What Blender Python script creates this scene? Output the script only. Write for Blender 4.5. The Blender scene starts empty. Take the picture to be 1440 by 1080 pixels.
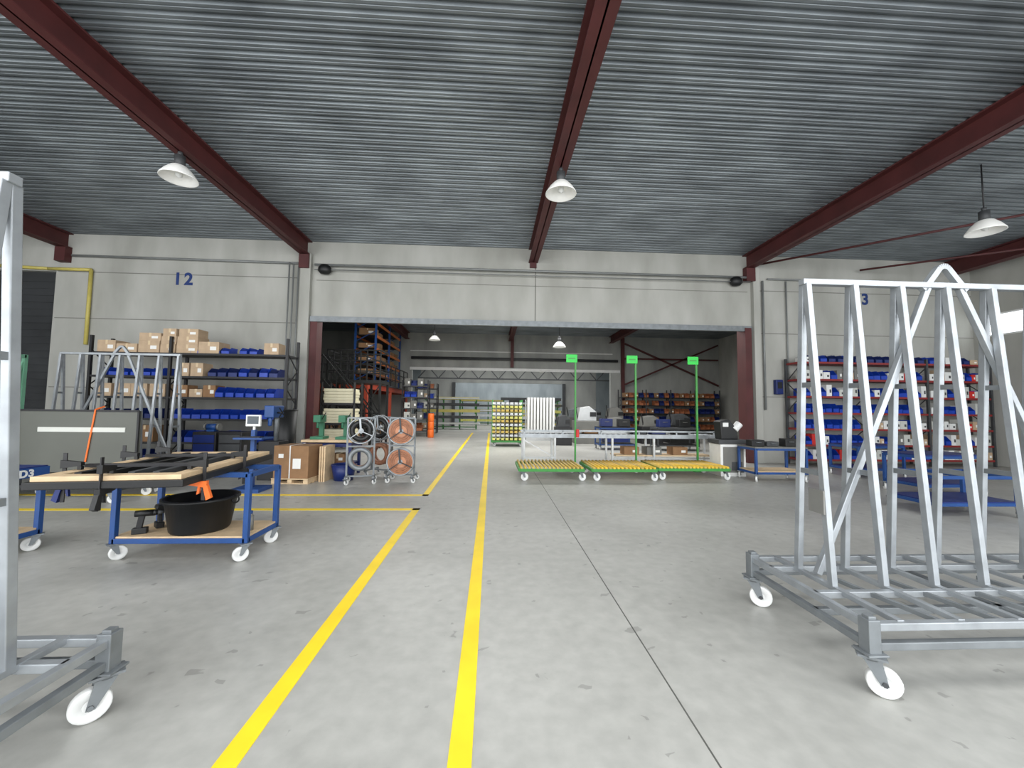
import bpy, math, random
from mathutils import Vector, Matrix
random.seed(7)
sc=bpy.context.scene
COL=sc.collection
try: sc.view_settings.view_transform='Standard'
except Exception: pass

# ---------------------------------------------------------------- materials
def lin(c):
    r=[]
    for v in c:
        v/=255.0
        r.append(v/12.92 if v<=0.04045 else ((v+0.055)/1.055)**2.4)
    return (r[0],r[1],r[2],1.0)
def mat(name,col,rough=0.6,metal=0.0,var=0.12,scale=6.0,emit=0.0,spec=None,bump=0.0):
    m=bpy.data.materials.new(name);m.use_nodes=True
    nt=m.node_tree;b=nt.nodes["Principled BSDF"]
    b.inputs["Roughness"].default_value=rough;b.inputs["Metallic"].default_value=metal
    tc=nt.nodes.new("ShaderNodeTexCoord");n=nt.nodes.new("ShaderNodeTexNoise")
    n.inputs["Scale"].default_value=scale;n.inputs["Detail"].default_value=4
    nt.links.new(tc.outputs["Object"],n.inputs["Vector"])
    cr=nt.nodes.new("ShaderNodeValToRGB");c=lin(col)
    cr.color_ramp.elements[0].position=0.3;cr.color_ramp.elements[1].position=0.7
    cr.color_ramp.elements[0].color=(c[0]*(1-var),c[1]*(1-var),c[2]*(1-var),1)
    cr.color_ramp.elements[1].color=(min(1,c[0]*(1+var)),min(1,c[1]*(1+var)),min(1,c[2]*(1+var)),1)
    nt.links.new(n.outputs["Fac"],cr.inputs["Fac"]);nt.links.new(cr.outputs["Color"],b.inputs["Base Color"])
    if emit>0:
        b.inputs["Emission Color"].default_value=c;b.inputs["Emission Strength"].default_value=emit
    return m
M={}
M['galv']=mat("galvanised",(158,163,167),0.42,0.5,0.15,7)
M['galvd']=mat("galvanised_dull",(128,133,136),0.5,0.5,0.15,7)
M['alu']=mat("aluminium",(186,188,188),0.4,0.5,0.08,4)
M['beam']=mat("red_oxide_paint",(78,34,34),0.6,0,0.2,2)
M['beamo']=mat("orange_red_paint",(160,62,40),0.5,0,0.12,4)
M['orange']=mat("orange_paint",(196,110,54),0.5,0,0.1,4)
M['obin']=mat("worn_orange_plastic",(158,96,62),0.6,0,0.2,4)
M['blue']=mat("blue_paint",(26,68,128),0.45,0,0.12,5)
M['bin']=mat("blue_plastic",(20,60,166),0.4,0,0.12,4)
M['bind']=mat("dark_blue_plastic",(18,38,100),0.45,0,0.12,4)
M['black']=mat("black_plastic",(20,21,22),0.5,0,0.15,5)
M['blacks']=mat("black_steel",(34,34,36),0.5,0.1,0.15,5)
M['dgrey']=mat("dark_grey",(62,64,66),0.6,0,0.15,5)
M['opening_shade']=mat("opening_shade_grey",(46,48,50),0.8,0,0.3,1)  # dark tone painted in for the unlit interior of the left opening
M['grey']=mat("mid_grey",(112,112,108),0.6,0,0.1,3)
M['white']=mat("white_plastic",(225,226,224),0.45,0,0.05,5)
M['lwhite']=mat("lamp_white",(232,232,228),0.4,0,0.04,5,emit=0.12)
M['card']=mat("cardboard",(186,162,134),0.8,0,0.1,5)
M['cardd']=mat("brown_cardboard",(142,108,76),0.8,0,0.12,5)
M['tape']=mat("packing_tape",(208,186,150),0.35,0,0.06,5)
M['paper']=mat("paper_label",(232,232,228),0.7,0,0.03,5)
M['wood']=mat("pine_wood",(208,182,146),0.6,0,0.14,8)
M['woodo']=mat("orange_plywood",(182,126,94),0.6,0,0.2,9)
M['copper']=mat("copper_cable",(150,104,80),0.5,0.2,0.25,14)
M['cream']=mat("cream_foam",(226,220,190),0.8,0,0.06,5)
M['green']=mat("green_paint",(58,142,60),0.45,0,0.12,4)
M['greenb']=mat("bright_green_sign",(40,200,70),0.45,0,0.06,4)
M['greend']=mat("dark_green_paint",(40,110,80),0.5,0,0.15,4)
M['greenp']=mat("pale_green_paint",(96,146,120),0.5,0,0.15,4)
M['yelg']=mat("yellow_profile",(206,204,110),0.5,0,0.15,6)
M['yellow']=mat("yellow_rail",(222,182,60),0.5,0,0.12,6)
M['ywood']=mat("yellow_brown_rail",(198,170,84),0.55,0,0.15,6)
M['ypipe']=mat("yellow_gas_pipe",(196,182,96),0.5,0,0.1,6)
M['line']=mat("yellow_floor_paint",(246,212,40),0.5,0,0.08,3)
M['red']=mat("red_paint",(196,40,36),0.5,0,0.1,4)
M['shred']=mat("red_shelf_paint",(134,40,40),0.5,0,0.12,4)
M['numb']=mat("blue_number_paint",(26,54,112),0.6,0,0.1,6)
M['orc']=mat("orange_plastic",(232,108,34),0.45,0,0.06,6)
M['panelg']=mat("grey_green_panel",(90,92,86),0.55,0,0.06,2)
M['strip']=mat("pale_strip",(196,198,192),0.55,0,0.06,2)
M['joint']=mat("joint_dark",(88,88,84),0.8,0,0.1,3)
M['seam']=mat("wall_seam",(122,122,116),0.8,0,0.1,3)
M['screen']=mat("screen_glass",(40,52,60),0.2,0,0.3,3)
M['glass']=mat("daylight_glazing",(240,246,250),0.3,0,0.02,1,emit=3)
M['pipe']=mat("grey_conduit",(130,133,132),0.5,0.2,0.1,4)

def floor_mat():
    m=bpy.data.materials.new("concrete_floor");m.use_nodes=True;nt=m.node_tree;N=nt.nodes;L=nt.links
    b=N["Principled BSDF"];tc=N.new("ShaderNodeTexCoord")
    def noise(s,d,v=None,dist=0):
        n=N.new("ShaderNodeTexNoise");n.inputs["Scale"].default_value=s;n.inputs["Detail"].default_value=d;n.inputs["Distortion"].default_value=dist
        L.new(tc.outputs["Object"] if v is None else v,n.inputs["Vector"]);return n
    def ramp(src,p0,c0,p1,c1):
        r=N.new("ShaderNodeValToRGB");r.color_ramp.elements[0].position=p0;r.color_ramp.elements[1].position=p1
        r.color_ramp.elements[0].color=c0;r.color_ramp.elements[1].color=c1;L.new(src,r.inputs["Fac"]);return r
    a=ramp(noise(0.55,6,dist=0.5).outputs["Fac"],0.3,lin((158,158,153)),0.72,lin((185,185,180)))
    f=ramp(noise(9,8).outputs["Fac"],0.3,(0.82,0.82,0.82,1),0.7,(1.07,1.07,1.07,1))
    mx=N.new("ShaderNodeMixRGB");mx.blend_type='MULTIPLY';mx.inputs[0].default_value=0.7
    L.new(a.outputs[0],mx.inputs[1]);L.new(f.outputs[0],mx.inputs[2])
    last=mx.outputs[0]
    for sc_,r0,gtv,fac in((3.4,0.08,0.45,0.4),(7.5,0.10,0.66,0.38)):
        v=N.new("ShaderNodeTexVoronoi");v.feature='F1';v.distance='CHEBYCHEV';v.inputs["Scale"].default_value=sc_
        nd=noise(6,2);vm=N.new("ShaderNodeVectorMath");vm.operation='MULTIPLY_ADD'
        vm.inputs[1].default_value=(0.25,0.12,0.2);L.new(nd.outputs["Color"],vm.inputs[0]);L.new(tc.outputs["Object"],vm.inputs[2])
        L.new(vm.outputs[0],v.inputs["Vector"])
        vr=ramp(v.outputs["Distance"],r0,(1,1,1,1),r0+.02,(0,0,0,1))
        rr=N.new("ShaderNodeSeparateColor");L.new(v.outputs["Color"],rr.inputs[0])
        gt=N.new("ShaderNodeMath");gt.operation='GREATER_THAN';gt.inputs[1].default_value=gtv;L.new(rr.outputs[0],gt.inputs[0])
        mu=N.new("ShaderNodeMath");mu.operation='MULTIPLY';L.new(vr.outputs[0],mu.inputs[0]);L.new(gt.outputs[0],mu.inputs[1])
        mu2=N.new("ShaderNodeMath");mu2.operation='MULTIPLY';mu2.inputs[1].default_value=fac;L.new(mu.outputs[0],mu2.inputs[0])
        m2=N.new("ShaderNodeMixRGB");L.new(mu2.outputs[0],m2.inputs[0]);L.new(last,m2.inputs[1]);m2.inputs[2].default_value=lin((94,94,90))
        last=m2.outputs[0]
    L.new(last,b.inputs["Base Color"])
    b.inputs["Roughness"].default_value=0.38
    bp=N.new("ShaderNodeBump");bp.inputs["Strength"].default_value=0.08;L.new(noise(14,6).outputs["Fac"],bp.inputs["Height"]);L.new(bp.outputs[0],b.inputs["Normal"])
    return m
def wall_mat(name,c0,c1):
    m=bpy.data.materials.new(name);m.use_nodes=True;nt=m.node_tree;N=nt.nodes;L=nt.links
    b=N["Principled BSDF"];tc=N.new("ShaderNodeTexCoord");mp=N.new("ShaderNodeMapping");mp.inputs["Scale"].default_value=(1,1,0.35)
    L.new(tc.outputs["Object"],mp.inputs[0])
    n=N.new("ShaderNodeTexNoise");n.inputs["Scale"].default_value=1.3;n.inputs["Detail"].default_value=7;L.new(mp.outputs[0],n.inputs["Vector"])
    r=N.new("ShaderNodeValToRGB");r.color_ramp.elements[0].position=0.32;r.color_ramp.elements[1].position=0.68
    r.color_ramp.elements[0].color=lin(c0);r.color_ramp.elements[1].color=lin(c1);L.new(n.outputs["Fac"],r.inputs[0]);L.new(r.outputs[0],b.inputs["Base Color"])
    b.inputs["Roughness"].default_value=0.85
    return m
def ceil_mat():
    m=bpy.data.materials.new("corrugated_steel");m.use_nodes=True;nt=m.node_tree;N=nt.nodes;L=nt.links
    b=N["Principled BSDF"];tc=N.new("ShaderNodeTexCoord");mp=N.new("ShaderNodeMapping");mp.inputs["Scale"].default_value=(0.6,1.2,1)
    L.new(tc.outputs["Object"],mp.inputs[0])
    n=N.new("ShaderNodeTexNoise");n.inputs["Scale"].default_value=1.5;n.inputs["Detail"].default_value=4;L.new(mp.outputs[0],n.inputs["Vector"])
    r=N.new("ShaderNodeValToRGB");r.color_ramp.elements[0].position=0.3;r.color_ramp.elements[1].position=0.7
    r.color_ramp.elements[0].color=lin((104,110,114));r.color_ramp.elements[1].color=lin((136,143,147));L.new(n.outputs["Fac"],r.inputs[0]);L.new(r.outputs[0],b.inputs["Base Color"])
    b.inputs["Metallic"].default_value=0.5;b.inputs["Roughness"].default_value=0.48
    return m
M['floor']=floor_mat();M['wall']=wall_mat("painted_concrete_wall",(158,158,151),(180,180,174))
M['wall2']=wall_mat("far_concrete_wall",(148,150,147),(172,174,170))
M['wall3']=wall_mat("pale_end_wall",(142,152,157),(168,177,182))
M['ceil']=ceil_mat()

# ---------------------------------------------------------------- mesh builder
class B:
    def __init__(s): s.v=[];s.f=[];s.sm=[]
    def _add(s,vs,fs,smooth=False):
        o=len(s.v);s.v+= [tuple(v) for v in vs];s.f+=[tuple(i+o for i in f) for f in fs];s.sm+=[smooth]*len(fs);return s
    def box(s,c,d,rz=0):
        vs=[]
        for dx in(-.5,.5):
            for dy in(-.5,.5):
                for dz in(-.5,.5):
                    x,y=dx*d[0],dy*d[1]
                    if rz: x,y=x*math.cos(rz)-y*math.sin(rz),x*math.sin(rz)+y*math.cos(rz)
                    vs.append((c[0]+x,c[1]+y,c[2]+dz*d[2]))
        return s._add(vs,[(0,1,3,2),(4,6,7,5),(0,4,5,1),(2,3,7,6),(0,2,6,4),(1,5,7,3)])
    def bb(s,x0,x1,y0,y1,z0,z1): return s.box(((x0+x1)/2,(y0+y1)/2,(z0+z1)/2),(x1-x0,y1-y0,z1-z0))
    def bar(s,p,q,w,h=None):
        h=h or w;p=Vector(p);q=Vector(q);d=(q-p).normalized()
        up=Vector((0,0,1)) if abs(d.z)<0.95 else Vector((0,1,0))
        a=d.cross(up).normalized();b=a.cross(d).normalized()
        vs=[]
        for e in(p,q):
            for sa,sb in((-1,-1),(1,-1),(1,1),(-1,1)): vs.append(e+a*sa*w/2+b*sb*h/2)
        return s._add(vs,[(0,1,2,3),(7,6,5,4),(0,4,5,1),(1,5,6,2),(2,6,7,3),(3,7,4,0)])
    def cyl(s,p,q,r,n=14,r2=None):
        r2=r if r2 is None else r2;p=Vector(p);q=Vector(q);d=(q-p).normalized()
        up=Vector((0,0,1)) if abs(d.z)<0.95 else Vector((0,1,0))
        a=d.cross(up).normalized();b=a.cross(d).normalized();vs=[]
        for e,rr in((p,r),(q,r2)):
            for i in range(n):
                t=2*math.pi*i/n;vs.append(e+a*math.cos(t)*rr+b*math.sin(t)*rr)
        s._add(vs,[(i,(i+1)%n,n+(i+1)%n,n+i) for i in range(n)],True)
        o=len(s.v)-2*n
        s.f+=[tuple(o+i for i in reversed(range(n))),tuple(o+n+i for i in range(n))];s.sm+=[False,False];return s
    def lathe(s,prof,c=(0,0,0),n=28,sx=1,sy=1):
        vs=[];k=len(prof)
        for i in range(n):
            t=2*math.pi*i/n
            for r,z in prof: vs.append((c[0]+r*math.cos(t)*sx,c[1]+r*math.sin(t)*sy,c[2]+z))
        return s._add(vs,[(i*k+j,((i+1)%n)*k+j,((i+1)%n)*k+j+1,i*k+j+1) for i in range(n) for j in range(k-1)],True)
    def ring(s,c,axis,R,r,n=28,m=8):
        ax=Vector(axis).normalized();up=Vector((0,0,1)) if abs(ax.z)<.9 else Vector((1,0,0))
        a=ax.cross(up).normalized();b=ax.cross(a).normalized();C=Vector(c);vs=[]
        for i in range(n):
            t=2*math.pi*i/n;d=a*math.cos(t)+b*math.sin(t)
            for j in range(m):
                u=2*math.pi*j/m;vs.append(C+d*(R+r*math.cos(u))+ax*r*math.sin(u))
        return s._add(vs,[(i*m+j,((i+1)%n)*m+j,((i+1)%n)*m+(j+1)%m,i*m+(j+1)%m) for i in range(n) for j in range(m)],True)
    def poly(s,pts,off):
        n=len(pts);o=Vector(off);vs=[Vector(p) for p in pts]+[Vector(p)+o for p in pts]
        return s._add(vs,[tuple(reversed(range(n))),tuple(range(n,2*n))]+[(i,(i+1)%n,n+(i+1)%n,n+i) for i in range(n)])
    def path(s,pts,r,n=8):
        for a,b in zip(pts,pts[1:]): s.cyl(a,b,r,n)
        return s
    def mesh(s,name):
        me=bpy.data.meshes.new(name);me.from_pydata(s.v,[],s.f)
        me.polygons.foreach_set("use_smooth",s.sm)
        me.validate();me.update()
        import bmesh
        bm=bmesh.new();bm.from_mesh(me);bmesh.ops.recalc_face_normals(bm,faces=bm.faces);bm.to_mesh(me);bm.free()
        return me
def add(name,b,m,parent=None,loc=(0,0,0),bevel=0,label=None,rot=None):
    me=b.mesh(name) if isinstance(b,B) else b
    if len(me.materials)==0: me.materials.append(M[m])
    o=bpy.data.objects.new(name,me);COL.objects.link(o);o.location=loc
    if rot: o.rotation_euler=rot
    if parent: o.parent=parent
    if label: o["label"]=label
    if bevel:
        md=o.modifiers.new("bevel","BEVEL");md.width=bevel;md.segments=2;md.limit_method='ANGLE'
    return o
def thing(name,label,cat,loc=(0,0,0),rz=0,group=None):
    e=bpy.data.objects.new(name,None);e.empty_display_size=0.2;COL.objects.link(e);e.location=loc;e.rotation_euler=(0,0,rz)
    e["label"]=label;e["category"]=cat
    if group:e["group"]=group
    return e
def solo(name,b,m,label,cat,loc=(0,0,0),rz=0,group=None,bevel=0):
    o=add(name,b,m,None,loc,bevel);o.rotation_euler=(0,0,rz);o["label"]=label;o["category"]=cat
    if group:o["group"]=group
    return o
def struct(name,b,m,bevel=0):
    o=add(name,b,m,bevel=bevel);o["kind"]="structure";return o
def dup(t,loc,rz=None,label=None,group=None):
    n=t.copy();COL.objects.link(n);n.location=loc
    if rz is not None:n.rotation_euler=(0,0,rz)
    if label:n["label"]=label
    if group:n["group"]=group
    def rec(a,b):
        for c in list(a.children):
            k=c.copy();k.parent=b;k.matrix_parent_inverse=c.matrix_parent_inverse.copy();COL.objects.link(k);rec(c,k)
    rec(t,n);return n
def text_mesh(body,size,bold=0.0,spacing=1.0):
    c=bpy.data.curves.new("txt","FONT");c.body=body;c.size=size;c.offset=bold;c.space_character=spacing;c.extrude=0.002
    o=bpy.data.objects.new("txt",c);COL.objects.link(o);bpy.context.view_layer.update()
    me=bpy.data.meshes.new_from_object(o.evaluated_get(bpy.context.evaluated_depsgraph_get()))
    bpy.data.objects.remove(o);me.materials.clear();return me

# ---------------------------------------------------------------- camera
f=560.0;H=1.55
roll=math.radians(0.7);yaw=math.atan(28.6/561);pitch=math.atan(34.35/560)
cam=bpy.data.cameras.new("camera");cam.sensor_width=36;cam.lens=f/1440*36;cam.clip_start=0.05;cam.clip_end=200
co=bpy.data.objects.new("camera",cam);COL.objects.link(co)
fw=Vector((math.sin(yaw)*math.cos(pitch),math.cos(yaw)*math.cos(pitch),math.sin(pitch)))
rt=Vector((math.cos(yaw),-math.sin(yaw),0));up=rt.cross(fw)
r2=rt*math.cos(roll)+up*math.sin(roll);u2=up*math.cos(roll)-rt*math.sin(roll)
co.matrix_world=Matrix(((r2.x,u2.x,-fw.x,0),(r2.y,u2.y,-fw.y,0),(r2.z,u2.z,-fw.z,H),(0,0,0,1)))
sc.camera=co

# ---------------------------------------------------------------- structure
XL,XR=-20.0,15.3;Y0,Y1,Y2,Y3=-4.0,11.8,26.0,42.0;ZC=6.4
struct("floor",B().bb(XL,XR+.2,Y0,Y3+.2,-0.1,0),'floor')
b=B();pts=[];y=Y0;p=0.17
while y<Y3:
    pts+=[(y,ZC+.045),(y+.045,ZC+.045),(y+.062,ZC),(y+.098,ZC),(y+.103,ZC+.01),(y+.113,ZC+.01),(y+.118,ZC),(y+.153,ZC)];y+=p
vs=[];fs=[]
for i,(yy,zz) in enumerate(pts): vs+=[(XL,yy,zz),(XR+.2,yy,zz)]
for i in range(len(pts)-1): fs.append((2*i,2*i+1,2*i+3,2*i+2))
b._add(vs,fs);ce=struct("ceiling",b,'ceil')
def divider(name,y,m,th=.25,x0=-12.45,lo=-5.17,hi=7.87,zt=4.12):
    b=B();b.bb(x0,lo,y,y+th,0,ZC+.04).bb(hi,XR,y,y+th,0,ZC+.04).bb(lo,hi,y,y+th,zt,ZC+.04).bb(XL,x0,y,y+th,5.3,ZC+.04);return struct(name,b,m)
divider("wall_back",Y1,'wall');divider("wall_middle",Y2,'wall2')
struct("wall_end",B().bb(XL,XR,Y3,Y3+.2,0,ZC+.1),'wall3')
struct("wall_left",B().bb(XL-.2,XL,Y0,Y3,0,ZC+.1),'wall2')
b=B().bb(XL,-12.46,Y1+.12,Y1+.18,0,5.3)
for i in range(26): b.bb(XL,-12.46,Y1+.1,Y1+.125,.02+i*.2,.16+i*.2)
struct("opening_shade_1",b,'opening_shade')  # slatted sheet across the opening, its dark colour standing for shade inside
b=B();b.bb(XR,XR+.2,Y0,Y3,0,3.95).bb(XR,XR+.2,Y0,Y3,4.6,ZC+.1).bb(XR,XR+.2,11.6,Y3,3.95,4.6).bb(XR,XR+.2,Y0,-2,3.95,4.6);struct("wall_right",b,'wall')
w=struct("window_1",B().bb(XR+.08,XR+.1,-2,11.6,3.95,4.6),'glass')
b=B()
for i in range(8): b.bb(XR-.01,XR+.12,-2+i*1.94-.03,-2+i*1.94+.03,3.95,4.6)
b.bb(XR-.02,XR+.12,-2,11.6,3.93,3.98).bb(XR-.02,XR+.12,-2,11.6,4.57,4.62);struct("trim_1",b,'white')
b=B();yy=Y1-.004
for z in(2.0,3.96,5.3): b.bb(-12.4,-5.65,yy,yy+.01,z-.012,z+.012).bb(8.2,XR,yy,yy+.01,z-.012,z+.012)
b.bb(-5.2,7.9,yy,yy+.01,5.24,5.26).bb(1.26,1.29,yy,yy+.01,4.15,5.9);struct("trim_2",b,'seam')
struct("trim_3",B().bb(-5.3,7.95,Y1-.1,Y1-.002,4.0,4.16),'galvd')
struct("trim_4",B().bb(-5.3,-5.1,Y1-.06,Y1+.3,0,4.1).bb(7.72,7.92,Y1-.12,Y1+.3,0,4.1),'beam')
struct("trim_5",B().bb(-5.65,-5.32,Y1-.14,Y1-.002,0,6.0).bb(8.0,8.2,Y1-.14,Y1-.002,0,6.0),'wall')
def line(pts,w=.105):
    b=B()
    for(a,c) in zip(pts,pts[1:]):
        x0,x1=sorted((a[0],c[0]));y0,y1=sorted((a[1],c[1]));b.bb(x0-w/2,x1+w/2,y0-w/2,y1+w/2,0,.003)
    return b
solo("floor_line",line([(-.115,-2),(-.115,25)]),'line',"long straight yellow painted line on concrete floor","floor marking")
solo("floor_line",line([(-1.12,-2),(-1.12,6.23),(-11,6.23)]),'line',"yellow painted floor line turning a right corner","floor marking")
solo("floor_line",line([(-11,7.22),(-1.14,7.22),(-1.14,25)]),'line',"yellow painted floor line bending beside the walkway","floor marking")
b=B();b.bar((1.0,-2,.0005),(1.08,11.8,.0005),.008,.002);struct("trim_6",b,'joint')
BX=[-12.2,-5.5,1.2,7.9,14.6]
def ibeam(x,y0,y1,z0=5.96,z1=ZC,w=.28):
    return B().bb(x-w/2,x+w/2,y0,y1,z0,z0+.03).bb(x-w/2,x+w/2,y0,y1,z1-.03,z1-.001).bb(x-.012,x+.012,y0,y1,z0,z1-.01)
for x in BX:
    o=solo("ceiling_beam",ibeam(x,Y0,Y1-.002),'beam',"dark red oxide steel I-beam under corrugated ceiling","steel beam",group="hall ceiling beams")
for x in BX[1:4]:
    solo("ceiling_beam",ibeam(x,Y1+.26,Y2-.01),'beam',"dark red steel I-beam in the next hall","steel beam",group="next hall ceiling beams")
for x in(-12.2,-5.5,7.9):
    solo("beam_bracket",B().bb(x-.14,x+.14,Y1-.2,Y1-.005,5.55,5.95),'beam',"dark red steel bracket carrying a ceiling beam","beam bracket",group="beam brackets")
solo("beam_bracket",B().bb(1.1,1.3,Y1-.05,Y1-.005,5.8,5.96),'beam',"short dark red bracket under the beam end","beam bracket",group="beam brackets")
def number(s,x,z,size,label):
    me=text_mesh(s,size,0.016,1.25);o=add("wall_number",me,'numb',loc=(x,Y1-.006,z),rot=(math.pi/2,0,0));o["label"]=label;o["category"]="wall sign"
number("12",-9.24,5.01,.49,"large dark blue number 12 painted on wall")
number("13",11.3,4.96,.49,"large dark blue number 13 painted on wall")
def pipe(pts,r,m,label,cat="pipe",grp=None): return solo("wall_pipe",B().path(pts,r,8),m,label,cat,group=grp)
yp=Y1-.06
pipe([(-12,yp,5.75),(-5.7,yp,5.72)],.035,'pipe',"grey conduit running along the concrete wall")
pipe([(-5.2,yp-.1,5.66),(7.9,yp-.1,5.66)],.035,'pipe',"long grey conduit above the wide doorway")
pipe([(-5.2,yp-.1,5.52),(7.9,yp-.1,5.52)],.015,'pipe',"thin grey cable run above the wide doorway")
for i,x in enumerate((-5.9,-5.78,-5.64)):
    pipe([(x,yp-.12,5.7-.05*i),(x,yp-.12,.3)],.022,'pipe',"thin grey vertical conduit beside the doorway",grp="vertical conduits by the doorway")
pipe([(8.35,yp,5.6),(8.35,yp,1.6)],.03,'pipe',"grey vertical conduit beside the doorway")
pipe([(8.5,yp,5.66),(15.2,yp,5.66)],.03,'pipe',"grey horizontal conduit high on the wall")
pipe([(9.1,yp,5.6),(9.1,yp,1.5)],.022,'pipe',"thin grey vertical conduit on the wall")
pipe([(-14,yp,5.4),(-12.6,yp,5.35),(-11.45,yp,5.35),(-11.45,yp,3.2)],.045,'ypipe',"yellow gas pipe bending down the wall")
for x,l in((-4.91,"black oval emergency light above the doorway"),(7.45,"black oval emergency light beside the conduit")):
    solo("emergency_light",B().lathe([(0,.16),(.1,.13),(.15,.05),(.16,-.05),(.1,-.13),(0,-.15)],(0,0,0),16,1.2,.9),'black',l,"wall light",(x,Y1-.15,5.53))
for a,c in(((8.1,11.6,6.05),(13.6,6.6,6.05)),((11.4,11.6,5.98),(15.2,8.6,5.9))):
    solo("roof_brace",B().cyl(a,c,.03,8),'beam',"thin dark steel tie rod under the ceiling","brace")

# lamps
def lamp():
    t=thing("pendant_lamp","white bell-shaped industrial pendant lamp hung below ceiling","lamp",(0,0,0),0,"hall pendant lamps")
    add("shade",B().lathe([(.09,.15),(.13,.13),(.21,.04),(.275,-.06),(.28,-.08),(.268,-.08),(.2,.03),(.12,.115),(.08,.13)],n=32),'lwhite',t)
    add("housing",B().cyl((0,0,.13),(0,0,.33),.08,16).cyl((0,0,.33),(0,0,.4),.04,10),'dgrey',t)
    add("bulb",B().lathe([(0,-.06),(.05,-.03),(.06,.02),(.03,.12),(0,.13)],n=14),'white',t)
    return t
L=lamp();L.location=(-5.5,7,5.55)
add("mounting_rod",B().cyl((0,0,.4),(0,0,.42),.012,8),'blacks',L)
l2=dup(L,(1.2,6.95,5.52))
l3=dup(L,(9.45,7,5.13))
def rodfix(t,h):
    for c in t.children:
        if c.name.startswith("mounting_rod"):
            c.data=B().cyl((0,0,.4),(0,0,h),.012,8).mesh("long_rod");c.data.materials.append(M['blacks'])
rodfix(l3,1.27)
for p_ in((2.9,17,4.3),(-2.9,20,5.0),(4.0,31,4.5)):
    rodfix(dup(L,p_,group="far hall pendant lamps"),6.4-p_[2])

# ---------------------------------------------------------------- casters
FORK={};WH={}
def caster(t,x,y,h,wm='white',ang=0.3,rf=.42):
    r=h*rf;k=(round(h,3),wm)
    if k not in FORK:
        b=B().box((0,0,h-.006),(h*.6,h*.5,.012)).cyl((0,0,h-h*.12),(0,0,h-.006),h*.2,12)
        s=h*.15;zp=h-h*.1
        for sg in(-1,1): b.poly([(-h*.18,sg*s,zp),(h*.2,sg*s,zp),(h*.32,sg*s,r*.85),(h*.16,sg*s,r*.85)],(0,.006,0))
        b.box((h*.02,0,zp),(h*.4,s*2+.006,.01)).cyl((h*.24,-s-.008,r),(h*.24,s+.012,r),.012,8)
        FORK[k]=b.mesh("caster_fork");FORK[k].materials.append(M['galvd'])
        w=h*.11
        prof=[(r*.35,-w*.5),(r*.4,-w*.9),(r*.8,-w*.9),(r*.95,-w),(r,-w*.6),(r,w*.6),(r*.95,w),(r*.8,w*.9),(r*.4,w*.9),(r*.35,w*.5),(r*.35,-w*.5)]
        bb=B();vs=[];n=24;kk=len(prof)
        for i in range(n):
            a=2*math.pi*i/n
            for rr,ww in prof: vs.append((h*.24+rr*math.cos(a),ww,r+rr*math.sin(a)))
        bb._add(vs,[(i*kk+j,((i+1)%n)*kk+j,((i+1)%n)*kk+j+1,i*kk+j+1) for i in range(n) for j in range(kk-1)],True)
        bb.cyl((h*.24,-w*.8,r),(h*.24,w*.8,r),r*.38,14)
        WH[k]=bb.mesh("wheel");WH[k].materials.append(M[wm])
    c=add("caster",FORK[k],'galvd',t,(x,y,0),rot=(0,0,ang));add("wheel",WH[k],wm,c)
    if h>.2: add("axle_nut",B().cyl((h*.24,-h*.2,r),(h*.24,h*.2,r),.014,6),'dgrey',c)
    return c

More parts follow.
